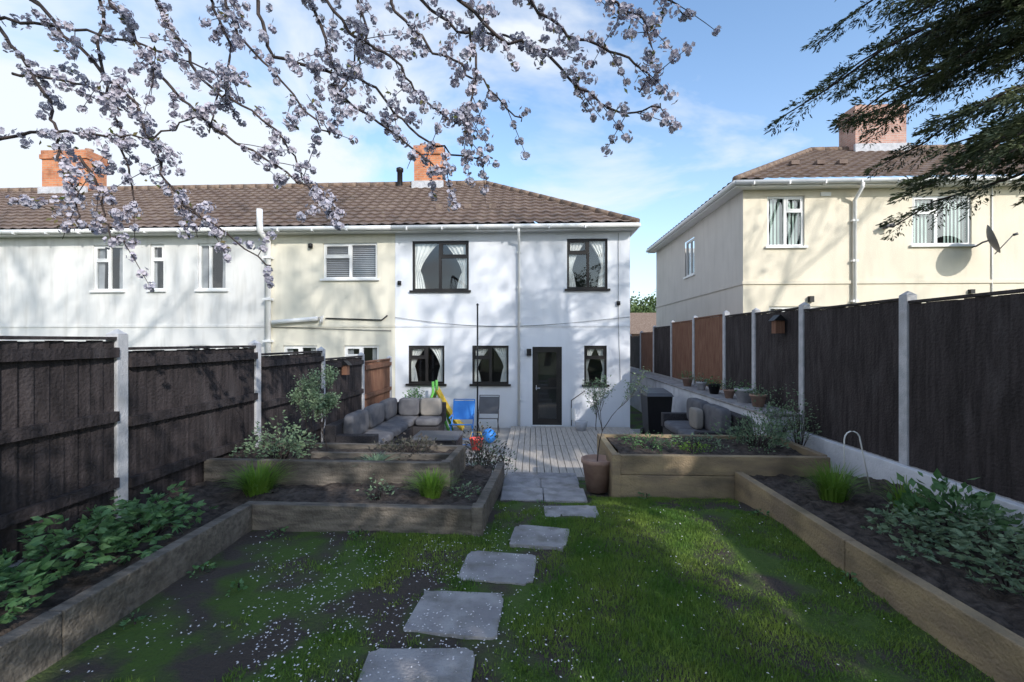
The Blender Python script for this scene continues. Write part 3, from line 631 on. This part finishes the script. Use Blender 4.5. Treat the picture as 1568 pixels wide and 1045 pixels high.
# ---------------------------------------------------------------- cherry tree
CT=empty('cherry_tree');mb=MB()
trunk=[(-3.1,-1.6,.5),(-3.0,-1.5,1.6),(-2.8,-1.2,2.8),(-2.6,-.8,3.8)]
mb.tube(trunk,[.2,.17,.15,.14],'bark',12)
hubs=[(-3.9,1.7,5.4),(-2.6,1.9,5.7),(-1.2,2.1,5.9),(.2,2.3,5.9),(1.0,2.4,5.8)]
for h in hubs[:2]:mb.tube([trunk[-1],((trunk[-1][0]+h[0])/2,.4,4.9),h],[.11,.09,.05],'bark',10)
mb.tube([trunk[-1],(-1.8,.6,5.2),hubs[2],hubs[3],hubs[4]],[.12,.1,.07,.05,.03],'bark',10)
def LP(a,b,y):return Vector(((a-8.16)/2.3,y,2.23+(5.25-b)/2.3))
BR=[[(-.4,.2),(.3,1.1),(.7,1.9),(.9,2.5),(1.15,3.0),(1.3,3.5)],[(.2,-.2),(1.1,.8),(1.8,1.5),(2.2,2.4),(2.45,3.0),(3.1,3.5),(3.9,4.02)],
[(1.3,-.3),(2.0,.6),(2.4,1.1),(3.1,1.9),(4.0,2.4),(4.8,2.95),(5.2,3.1)],[(3.0,-.2),(3.3,.7),(3.1,1.3),(3.0,2.0)],
[(3.8,-.3),(4.0,.6),(4.7,.9),(5.6,1.2),(6.2,1.9),(6.9,2.3),(7.5,2.4)],[(4.6,-.2),(5.0,.9),(5.1,1.3),(5.9,1.9),(6.5,2.4),(6.8,2.6)],
[(4.8,-.3),(5.4,.5),(6.0,.9),(6.4,1.4),(6.9,1.9),(7.15,1.75)],[(5.9,-.2),(6.4,.5),(7.0,.9),(7.6,1.4),(8.0,1.8)],
[(6.7,-.2),(7.6,.6),(8.4,1.0),(9.0,1.5),(9.6,1.8),(10.2,1.65)],[(7.9,-.2),(8.6,.5),(9.3,.9),(9.8,1.3),(9.75,1.6)],
[(8.8,-.3),(9.4,.2),(9.8,.55),(9.9,1.1)],[(9.7,-.3),(10.2,0),(10.5,.2)],[(-.6,0),(.4,.2),(1.5,.4),(2.6,.75),(3.3,1.1)],
[(-.5,2.0),(.5,1.9),(1.4,2.0),(2.2,2.05),(3.0,1.75)],[(-.3,3.0),(.2,3.05)],[(2.2,-.2),(2.7,.6),(3.0,1.2),(3.6,1.5),(4.3,2.2),(4.5,2.7)],[(3.4,-.3),(3.6,.4),(4.2,1.1),(4.9,1.9),(5.1,2.1)],
[(5.3,-.3),(5.6,.3),(5.4,.8),(5.2,1.5)],[(1.2,-.2),(1.3,.9),(1.5,1.8),(1.6,2.6),(1.65,3.1)],[(-.3,.9),(.6,1.0),(1.3,1.3),(1.9,1.9)],[(6.3,-.2),(7.0,.3),(7.6,.35),(8.3,.6),(8.9,.5)],[(7.2,.4),(7.3,1.1),(7.1,1.7),(7.05,2.2)],
[(.9,2.3),(1.2,2.9),(1.25,3.4),(1.6,3.7)],[(2.5,2.9),(2.7,3.2),(3.2,3.45)]]
clusters=[]
def smooth(pts,k=4):
    out=[]
    for i in range(len(pts)-1):
        p0=pts[max(i-1,0)];p1=pts[i];p2=pts[i+1];p3=pts[min(i+2,len(pts)-1)]
        for j in range(k):
            t=j/k;out.append(.5*((2*p1)+(-p0+p2)*t+(2*p0-5*p1+4*p2-p3)*t*t+(-p0+3*p1-3*p2+p3)*t**3))
    out.append(pts[-1]);return out
for bi,b in enumerate(BR):
    y0=random.uniform(2.95,3.1);dy=random.uniform(-.03,.03);pts=[LP(a+random.uniform(-.05,.05),c,y0+dy*i) for i,(a,c) in enumerate(b)]
    pts=smooth(pts,5);pts=[p+Vector((random.gauss(0,.011),random.gauss(0,.011),random.gauss(0,.011))) for p in pts]
    n=len(pts);r0=.004+.001*len(b)
    mb.tube(pts,[r0*(1-.75*i/n)+.002 for i in range(n)],'bark',6)
    if b[0][1]<=.25:
        h=min(hubs,key=lambda q:abs(q[0]-pts[0].x));hv=Vector(h);mid=(hv+pts[0])/2+Vector((0,0,.15));mb.tube([hv,mid,pts[0]],[.03,.018,r0+.002],'bark',6)
    for i in range(1,n):
        if random.random()<.72:clusters.append(pts[i]+Vector((random.gauss(0,.022),random.gauss(0,.03),random.gauss(0,.022))))
        if random.random()<.36:
            dd=Vector((random.gauss(.25,.5),random.gauss(0,.3),random.gauss(-.45,.5))).normalized();L=random.uniform(.1,.36)
            tp=[pts[i]+dd*L*t+Vector((0,0,-.08*t*t*L)) for t in(0,.35,.7,1)];mb.tube(tp,[.0032,.0028,.0024,.0018],'bark',5)
            for t in range(1,4):
                if random.random()<.9:clusters.append(tp[t])
mb.build('branches',CT)
C=np.array([tuple(c) for c in clusters]);nf=14
fc=np.repeat(C,nf,0);fd=unit(rng.normal(size=(len(fc),3)));sz=np.repeat(rng.uniform(.45,1.2,len(C)),nf)
fp=fc+fd*(rng.uniform(.010,.044,len(fc))*sz)[:,None]
a=unit(np.cross(fd,rng.normal(size=fd.shape)));b=np.cross(fd,a);n=len(fp);V=np.zeros((n,5,4,3));R=.0165
for k in range(5):
    t=2*np.pi*k/5;dr=a*math.cos(t)+b*math.sin(t);sd=-a*math.sin(t)+b*math.cos(t)
    V[:,k,0]=fp;V[:,k,1]=fp+dr*R*.6+sd*R*.5+fd*.004;V[:,k,2]=fp+dr*R+fd*.006;V[:,k,3]=fp+dr*R*.6-sd*R*.5+fd*.004
fast('blossoms',V,np.arange(n*20).reshape(-1,4),['blossom'],CT)
sel=rng.integers(0,len(C),420);P=C[sel]+rng.normal(0,.02,(420,3));fast('young_leaves',leaves(P,rng.normal(size=(420,3))+[0,0,-.4],.045,.02),np.arange(1680).reshape(-1,4),['bleaf'],CT)
# ---------------------------------------------------------------- conifer
CE=empty('conifer_tree');mb=MB()
mb.tube([(6.6,4.0,.8),(6.55,4.0,4),(6.6,4.05,7),(6.6,4,9)],[.24,.2,.1,.02],'bark',12)
NP=[];ND=[];NL=[]
for i in range(92):
    near=i<66
    z=random.uniform(3.9,7.6) if near else random.uniform(4.2,8.8)
    t=(z-3.5)/6.5;ang=random.uniform(math.pi*.72,math.pi*1.12) if near else random.uniform(0,2*math.pi)
    Lb=3.85*(1-max(t-.35,0))**.8*random.uniform(.65,1.05)
    if z<5.0:Lb*=.76
    if not near:Lb*=.8
    d=np.array([math.cos(ang),math.sin(ang),0]);pts=[];ds=random.uniform(.30,.48)
    for s in np.linspace(0,1,9):
        pts.append(np.array([6.6,4,z])+d*Lb*s+np.array([0,0,.28*Lb*s-ds*Lb*s*s])+rng.normal(0,.04,3)*s)
    mb.tube([tuple(p) for p in pts],[.03*(1-.85*s)+.003 for s in np.linspace(0,1,9)],'bark',5)
    sd=np.array([-d[1],d[0],0])
    for s in np.arange(.25,1.0,.045 if near else .075):
        k=s*8;j=int(k);p=pts[j]+(pts[j+1]-pts[j])*(k-j)
        for sg in(-1,1):
            tl=(.55*(1-s)**.6+.16)*random.uniform(.45,1.2)
            td=d*random.uniform(.3,1.1)+sd*sg*random.uniform(.4,1.1)+np.array([0,0,random.uniform(-.6,.1)]);td/=np.linalg.norm(td)
            sdv=np.cross(td,[0,0,1.]);sdv/=np.linalg.norm(sdv)+1e-6
            for q in np.arange(.1,1.01,.15):
                for s2 in(-1,1):
                    o=p+td*q*tl+np.array([0,0,-.22])*q*q*tl
                    bl=.15*(1.15-q)+.04;bd=td*.9+sdv*s2*.65+np.array([0,0,random.uniform(-.3,.0)])
                    m=5;u=rng.uniform(0,1,m)
                    NP.append(o+bd*(u*bl)[:,None]+rng.normal(0,.005,(m,3)));ND.append(bd+rng.normal(0,.3,(m,3)));NL.append(rng.uniform(.04,.075,m))
mb.build('branches',CE)
P=np.concatenate(NP);Dd=np.concatenate(ND);L=np.concatenate(NL);fast('foliage',leaves(P,Dd,L,.015),np.arange(4*len(P)).reshape(-1,4),['needle'],CE)
# distant trees
for (x,y,h,r) in((14,62,7,4),(20,66,8,5),(8,64,6,4)):
    E=empty('distant_tree');mb=MB();mb.tube([(x,y,-1),(x,y,h*.6)],[.3,.1],'bark',8)
    for q in range(7):
        a=q*.9;mb.tube([(x,y,h*.3),(x+math.cos(a)*r*.6,y+math.sin(a)*r*.6,h*.7)],[.12,.03],'bark',5)
    mb.build('branches',E)
    n=5000;cc=rng.normal(0,1,(30,3))*[r*.5,r*.5,h*.18]+[x,y,h*.62];P=cc[rng.integers(0,30,n)]+rng.normal(0,.6,(n,3));fast('leaves',leaves(P,rng.normal(size=(n,3)),.4,.3),np.arange(4*n).reshape(-1,4),['tleaf'],E)
# ---------------------------------------------------------------- garden furniture
SF=MB()
def rbox(*a):SF.box(*a,'rattan')
rbox(-3.42,-2.62,7.5,10.55,.06,.36);rbox(-2.615,-2.05,9.8,10.55,.06,.36);rbox(-3.47,-3.28,7.45,10.6,.362,.82);rbox(-3.275,-2.02,10.42,10.6,.362,.80);rbox(-3.27,-2.6,7.42,7.6,.362,.66)
for y in(7.62,8.6,9.58):SF.cushion(-3.27,-2.60,y,y+.95,.365,.53,'cush')
SF.cushion(-2.58,-2.06,9.82,10.4,.365,.53,'cush')
for y in(7.7,8.6,9.5):SF.cushion(-3.28,-3.08,y,y+.82,.53,.95,'cush')
for i,x in enumerate((-3.05,-2.55)):SF.cushion(x,x+.48,10.2,10.41,.53,.93,'cushb' if i else 'cush')
for x in(-3.38,-2.68):
    for y in(7.6,9.2,10.5):SF.tube([(x,y,-.01),(x,y,.07)],.025,'black',6)
SF.build('rattan_corner_sofa',None,.012)
SF=MB();rbox(-2.15,-1.35,8.0,8.75,.08,.46);SF.box(-2.18,-1.32,7.97,8.78,.462,.49,'mesh');[SF.tube([(a,b,-.01),(a,b,.09)],.025,'black',6) for a in(-2.05,-1.45) for b in(8.1,8.65)];SF.build('rattan_coffee_table',None,.01)
mb=MB();mb.box(2.46,3.44,7.0,9.9,-.05,.16,'slab');mb.build('raised_patio',None,.01)
SF=MB();z=.17
rbox(2.62,3.36,7.35,9.3,z+.08,z+.34);rbox(3.24,3.42,7.3,9.35,z+.342,z+.86);rbox(2.6,3.235,7.3,7.46,z+.342,z+.62);rbox(2.6,3.235,9.19,9.35,z+.342,z+.62)
for y in(7.47,8.33):
    SF.cushion(2.58,3.22,y,y+.85,z+.345,z+.50,'cush');SF.cushion(3.02,3.23,y+.02,y+.82,z+.50,z+.96,'cush')
SF.cushion(2.86,3.0,8.1,8.5,z+.50,z+.86,'cushb')
for a in(2.66,3.34):
    for b in(7.4,9.25):SF.tube([(a,b,z-.01),(a,b,z+.1)],.025,'black',6)
SF.build('rattan_sofa',None,.012)
mb=MB();mb.box(1.98,2.40,7.9,8.6,.42,.45,'mesh')
for a in(2.02,2.36):
    for b in(7.94,8.56):mb.tube([(a,b,.03),(a,b,.42)],.018,'black',6)
mb.build('side_table',None,.004)
def foldchair(cx,cy,m,k=.95):
    mb=MB();t_=lambda x,y,z:(cx+x*k,cy+y*k,z*k)
    for s in(-.25,.25):
        mb.tube([t_(s,-.3,0),t_(s,.25,.75),t_(s,.32,.95)],.012,m,6);mb.tube([t_(s,.3,0),t_(s,-.28,.45)],.012,m,6);mb.tube([t_(s,-.3,.6),t_(s,.18,.62)],.013,m,6)
    for a in((-.3,0),(.3,0),(-.28,.45),(.32,.95)):mb.tube([t_(-.25,*a),t_(.25,*a)],.011,m,6)
    mb.quad(t_(-.24,-.28,.44),t_(.24,-.28,.44),t_(.24,.1,.40),t_(-.24,.1,.40),m)
    mb.quad(t_(-.24,.14,.5),t_(.24,.14,.5),t_(.24,.30,.92),t_(-.24,.30,.92),m)
    mb.build('folding_chair')
foldchair(-1.55,10.0,'blue');foldchair(-1.05,10.8,'mesh')
mb=MB();vs=[];
for t in np.linspace(0,1,9):
    x=-2.35+.65*t;z=.95*(1-t)**1.4+.06;vs+=[(x,10.9,z+.10),(x,10.93,z),(x,11.3,z),(x,11.33,z+.10)]
mb.add(vs,[(4*i+j,4*i+j+1,4*i+j+5,4*i+j+4) for i in range(8) for j in range(3)],'yel',True)
for s in(-.2,.2):
    mb.tube([(-2.75,11.1+s,0),(-2.4,11.1+s,.98),(-2.4,11.1+s,1.25)],.035,'grn',8);mb.tube([(-2.0,11.1+s,0),(-2.3,11.1+s,.85)],.035,'grn',8)
for k in range(4):mb.tube([(-2.7+.08*k,10.9,.2+.22*k),(-2.7+.08*k,11.3,.2+.22*k)],.025,'pnk',6)
mb.build('toddler_slide')
# beach ball and bucket
mb=MB();pr=[(.16*math.sin(a),.16-.16*math.cos(a)) for a in np.linspace(0.02,math.pi-.02,13)];mb.lathe((-.95,9.9,0),pr,'blue',24);mb.build('play_ball')
mb=MB();mb.lathe((-1.15,9.3,0),[(.0,.0),(.1,0),(.14,.22),(.15,.22),(.15,.24),(.13,.23),(.09,.02)],'pnk',16);mb.tube([(-1.29,9.3,.22),(-1.24,9.3,.36),(-1.06,9.3,.36),(-1.01,9.3,.22)],.006,'yel',5);mb.build('toy_bucket')
mb=MB();mb.tube([(-1.2,9.9,-.01),(-1.2,9.9,3.05)],.018,'black',8);mb.tube([(-1.23,9.9,3.02),(-1.17,9.9,3.02)],.012,'black',6);mb.lathe((-1.2,9.9,0),[(.05,0),(.05,.15),(.02,.17)],'black',10)
mb.build('washing_line_post')
# wheelie bin
mb=MB();bx,by=2.82,10.55
mb.hexa([(bx-.22,by-.26,.06),(bx+.22,by-.26,.06),(bx+.22,by+.24,.06),(bx-.22,by+.24,.06),(bx-.28,by-.34,1.0),(bx+.28,by-.34,1.0),(bx+.28,by+.32,1.0),(bx-.28,by+.32,1.0)],'black')
mb.hexa([(bx-.30,by-.38,1.002),(bx+.30,by-.38,1.002),(bx+.30,by+.36,1.002),(bx-.30,by+.36,1.002),(bx-.27,by-.30,1.07),(bx+.27,by-.30,1.07),(bx+.27,by+.36,1.12),(bx-.27,by+.36,1.12)],'mesh')
for s in(-.24,.24):mb.tube([(bx+s-.03,by+.28,.1),(bx+s+.03,by+.28,.1)],.1,'black',14)
mb.tube([(bx-.25,by+.4,1.05),(bx+.25,by+.4,1.05)],.018,'black',8)
mb.build('wheelie_bin',None,.012)
for i,(yy,m,s) in enumerate(((7.6,'terr',1),(8.1,'conc',1.2),(8.7,'terr',.8),(9.4,'black',1),(10.1,'conc',.9),(11,'terr',1))):
    mb=MB();mb.lathe((3.68,yy,1.16),[(0,0),(.08*s,0),(.12*s,.17*s),(.13*s,.17*s),(.13*s,.2*s),(.11*s,.2*s),(.1*s,.16*s),(0,.16*s)],m,18);mb.build('plant_pot')
    plant('potted_plant',(3.68,yy,1.3),.15,.2,120,.045,'leafA' if i%2 else 'leafB',.6,4)
mb=MB();mb.lathe((1.2,11.3,.03),[(0,0),(.12,0),(.16,.22),(.14,.22),(0,.2)],'conc',16);mb.build('plant_pot')
mb=MB();mb.lathe((-3.0,11.45,.0),[(0,0),(.16,0),(.2,.75),(.18,.75),(0,.7)],'mesh',16);mb.build('plant_pot');plant('potted_plant',(-3.0,11.45,.7),.2,.35,160,.07,'leafA',.8,6)
mb=MB();pt=[(3.25,4.9,.65),(3.25,4.9,1.15)]+[(3.33-.08*math.cos(t),4.9,1.2+.09*math.sin(t)) for t in np.linspace(0,math.pi,8)]+[(3.44,4.9,1.05),(3.52,4.9,.65)];mb.tube(pt,.007,'upvc',6);mb.build('garden_hoop')
mb=MB();mb.box(3.80,3.94,7.3,7.42,2.35,2.55,'fencer');mb.hexa([(3.76,7.27,2.55),(3.96,7.27,2.55),(3.96,7.45,2.55),(3.76,7.45,2.55),(3.85,7.27,2.64),(3.87,7.27,2.64),(3.87,7.45,2.64),(3.85,7.45,2.64)],'black');mb.build('bird_box')
mb=MB();mb.box(-3.54,-3.44,8.3,8.42,1.6,1.78,'fencer');mb.hexa([(-3.56,8.27,1.78),(-3.4,8.27,1.78),(-3.4,8.45,1.78),(-3.56,8.45,1.78),(-3.5,8.27,1.86),(-3.48,8.27,1.86),(-3.48,8.45,1.86),(-3.5,8.45,1.86)],'black');mb.build('bird_box')
# ---------------------------------------------------------------- light, sky, camera
sunpos=Vector((.55,-.75,.50)).normalized();el=math.asin(sunpos.z);az=math.atan2(sunpos.x,sunpos.y)
L=bpy.data.lights.new('sun','SUN');L.energy=4.0;L.angle=math.radians(.6);L.color=(1,.95,.88);lo=bpy.data.objects.new('sun',L);S.collection.objects.link(lo);lo.rotation_euler=(-sunpos).to_track_quat('-Z','Y').to_euler()
W=bpy.data.worlds.new('World');S.world=W;W.use_nodes=True;nt=W.node_tree;bg=nt.nodes['Background'];bg.inputs[1].default_value=.15
sky=nt.nodes.new('ShaderNodeTexSky');sky.sky_type='NISHITA';sky.sun_disc=False;sky.sun_elevation=el;sky.sun_rotation=az;sky.air_density=1;sky.dust_density=1;sky.ozone_density=1.5
tc=nt.nodes.new('ShaderNodeTexCoord');mp=nt.nodes.new('ShaderNodeMapping');mp.inputs['Scale'].default_value=(1,1,2.0);mp.inputs['Location'].default_value=(.6,.2,.1)
nt.links.new(tc.outputs['Generated'],mp.inputs[0]);n=nt.nodes.new('ShaderNodeTexNoise');n.inputs['Scale'].default_value=2.3;n.inputs['Detail'].default_value=6;n.inputs['Roughness'].default_value=.55;n.inputs['Distortion'].default_value=.3
nt.links.new(mp.outputs[0],n.inputs['Vector']);sp=nt.nodes.new('ShaderNodeSeparateXYZ');nt.links.new(tc.outputs['Generated'],sp.inputs[0])
def M2(op,a,b):
    q=nt.nodes.new('ShaderNodeMath');q.operation=op
    for i,v in enumerate((a,b)):
        if isinstance(v,(int,float)):q.inputs[i].default_value=v
        else:nt.links.new(v,q.inputs[i])
    return q.outputs[0]
f=M2('ADD',M2('MULTIPLY',sp.outputs[0],-.22),n.outputs['Fac']);f=M2('ADD',f,M2('MULTIPLY',sp.outputs[2],-.16))
r=nt.nodes.new('ShaderNodeValToRGB');r.color_ramp.elements[0].position=.43;r.color_ramp.elements[1].position=.60;nt.links.new(f,r.inputs[0])
haze=M2('POWER',M2('SUBTRACT',1,M2('ABSOLUTE',sp.outputs[2],0)),4.5)
f2=M2('MAXIMUM',r.outputs[0],M2('MULTIPLY',haze,.72))
f2=M2('MULTIPLY',f2,.95)
gn=nt.nodes.new('ShaderNodeMixRGB');gn.blend_type='MULTIPLY';gn.inputs[0].default_value=1;gn.inputs[2].default_value=(1.75,1.95,2.05,1);nt.links.new(sky.outputs[0],gn.inputs[1])
mx=nt.nodes.new('ShaderNodeMixRGB');nt.links.new(f2,mx.inputs[0]);nt.links.new(gn.outputs[0],mx.inputs[1]);mx.inputs[2].default_value=(6.3,6.7,7.2,1);nt.links.new(mx.outputs[0],bg.inputs[0])
cam=bpy.data.cameras.new('camera');co=bpy.data.objects.new('camera',cam);S.collection.objects.link(co);co.location=(0,0,2.23);co.rotation_euler=(math.radians(90),0,.045);cam.lens=16;cam.sensor_width=36;cam.clip_end=5000;cam.clip_start=.05
S.camera=co
S.view_settings.view_transform='Standard';S.view_settings.look='None';S.view_settings.exposure=0
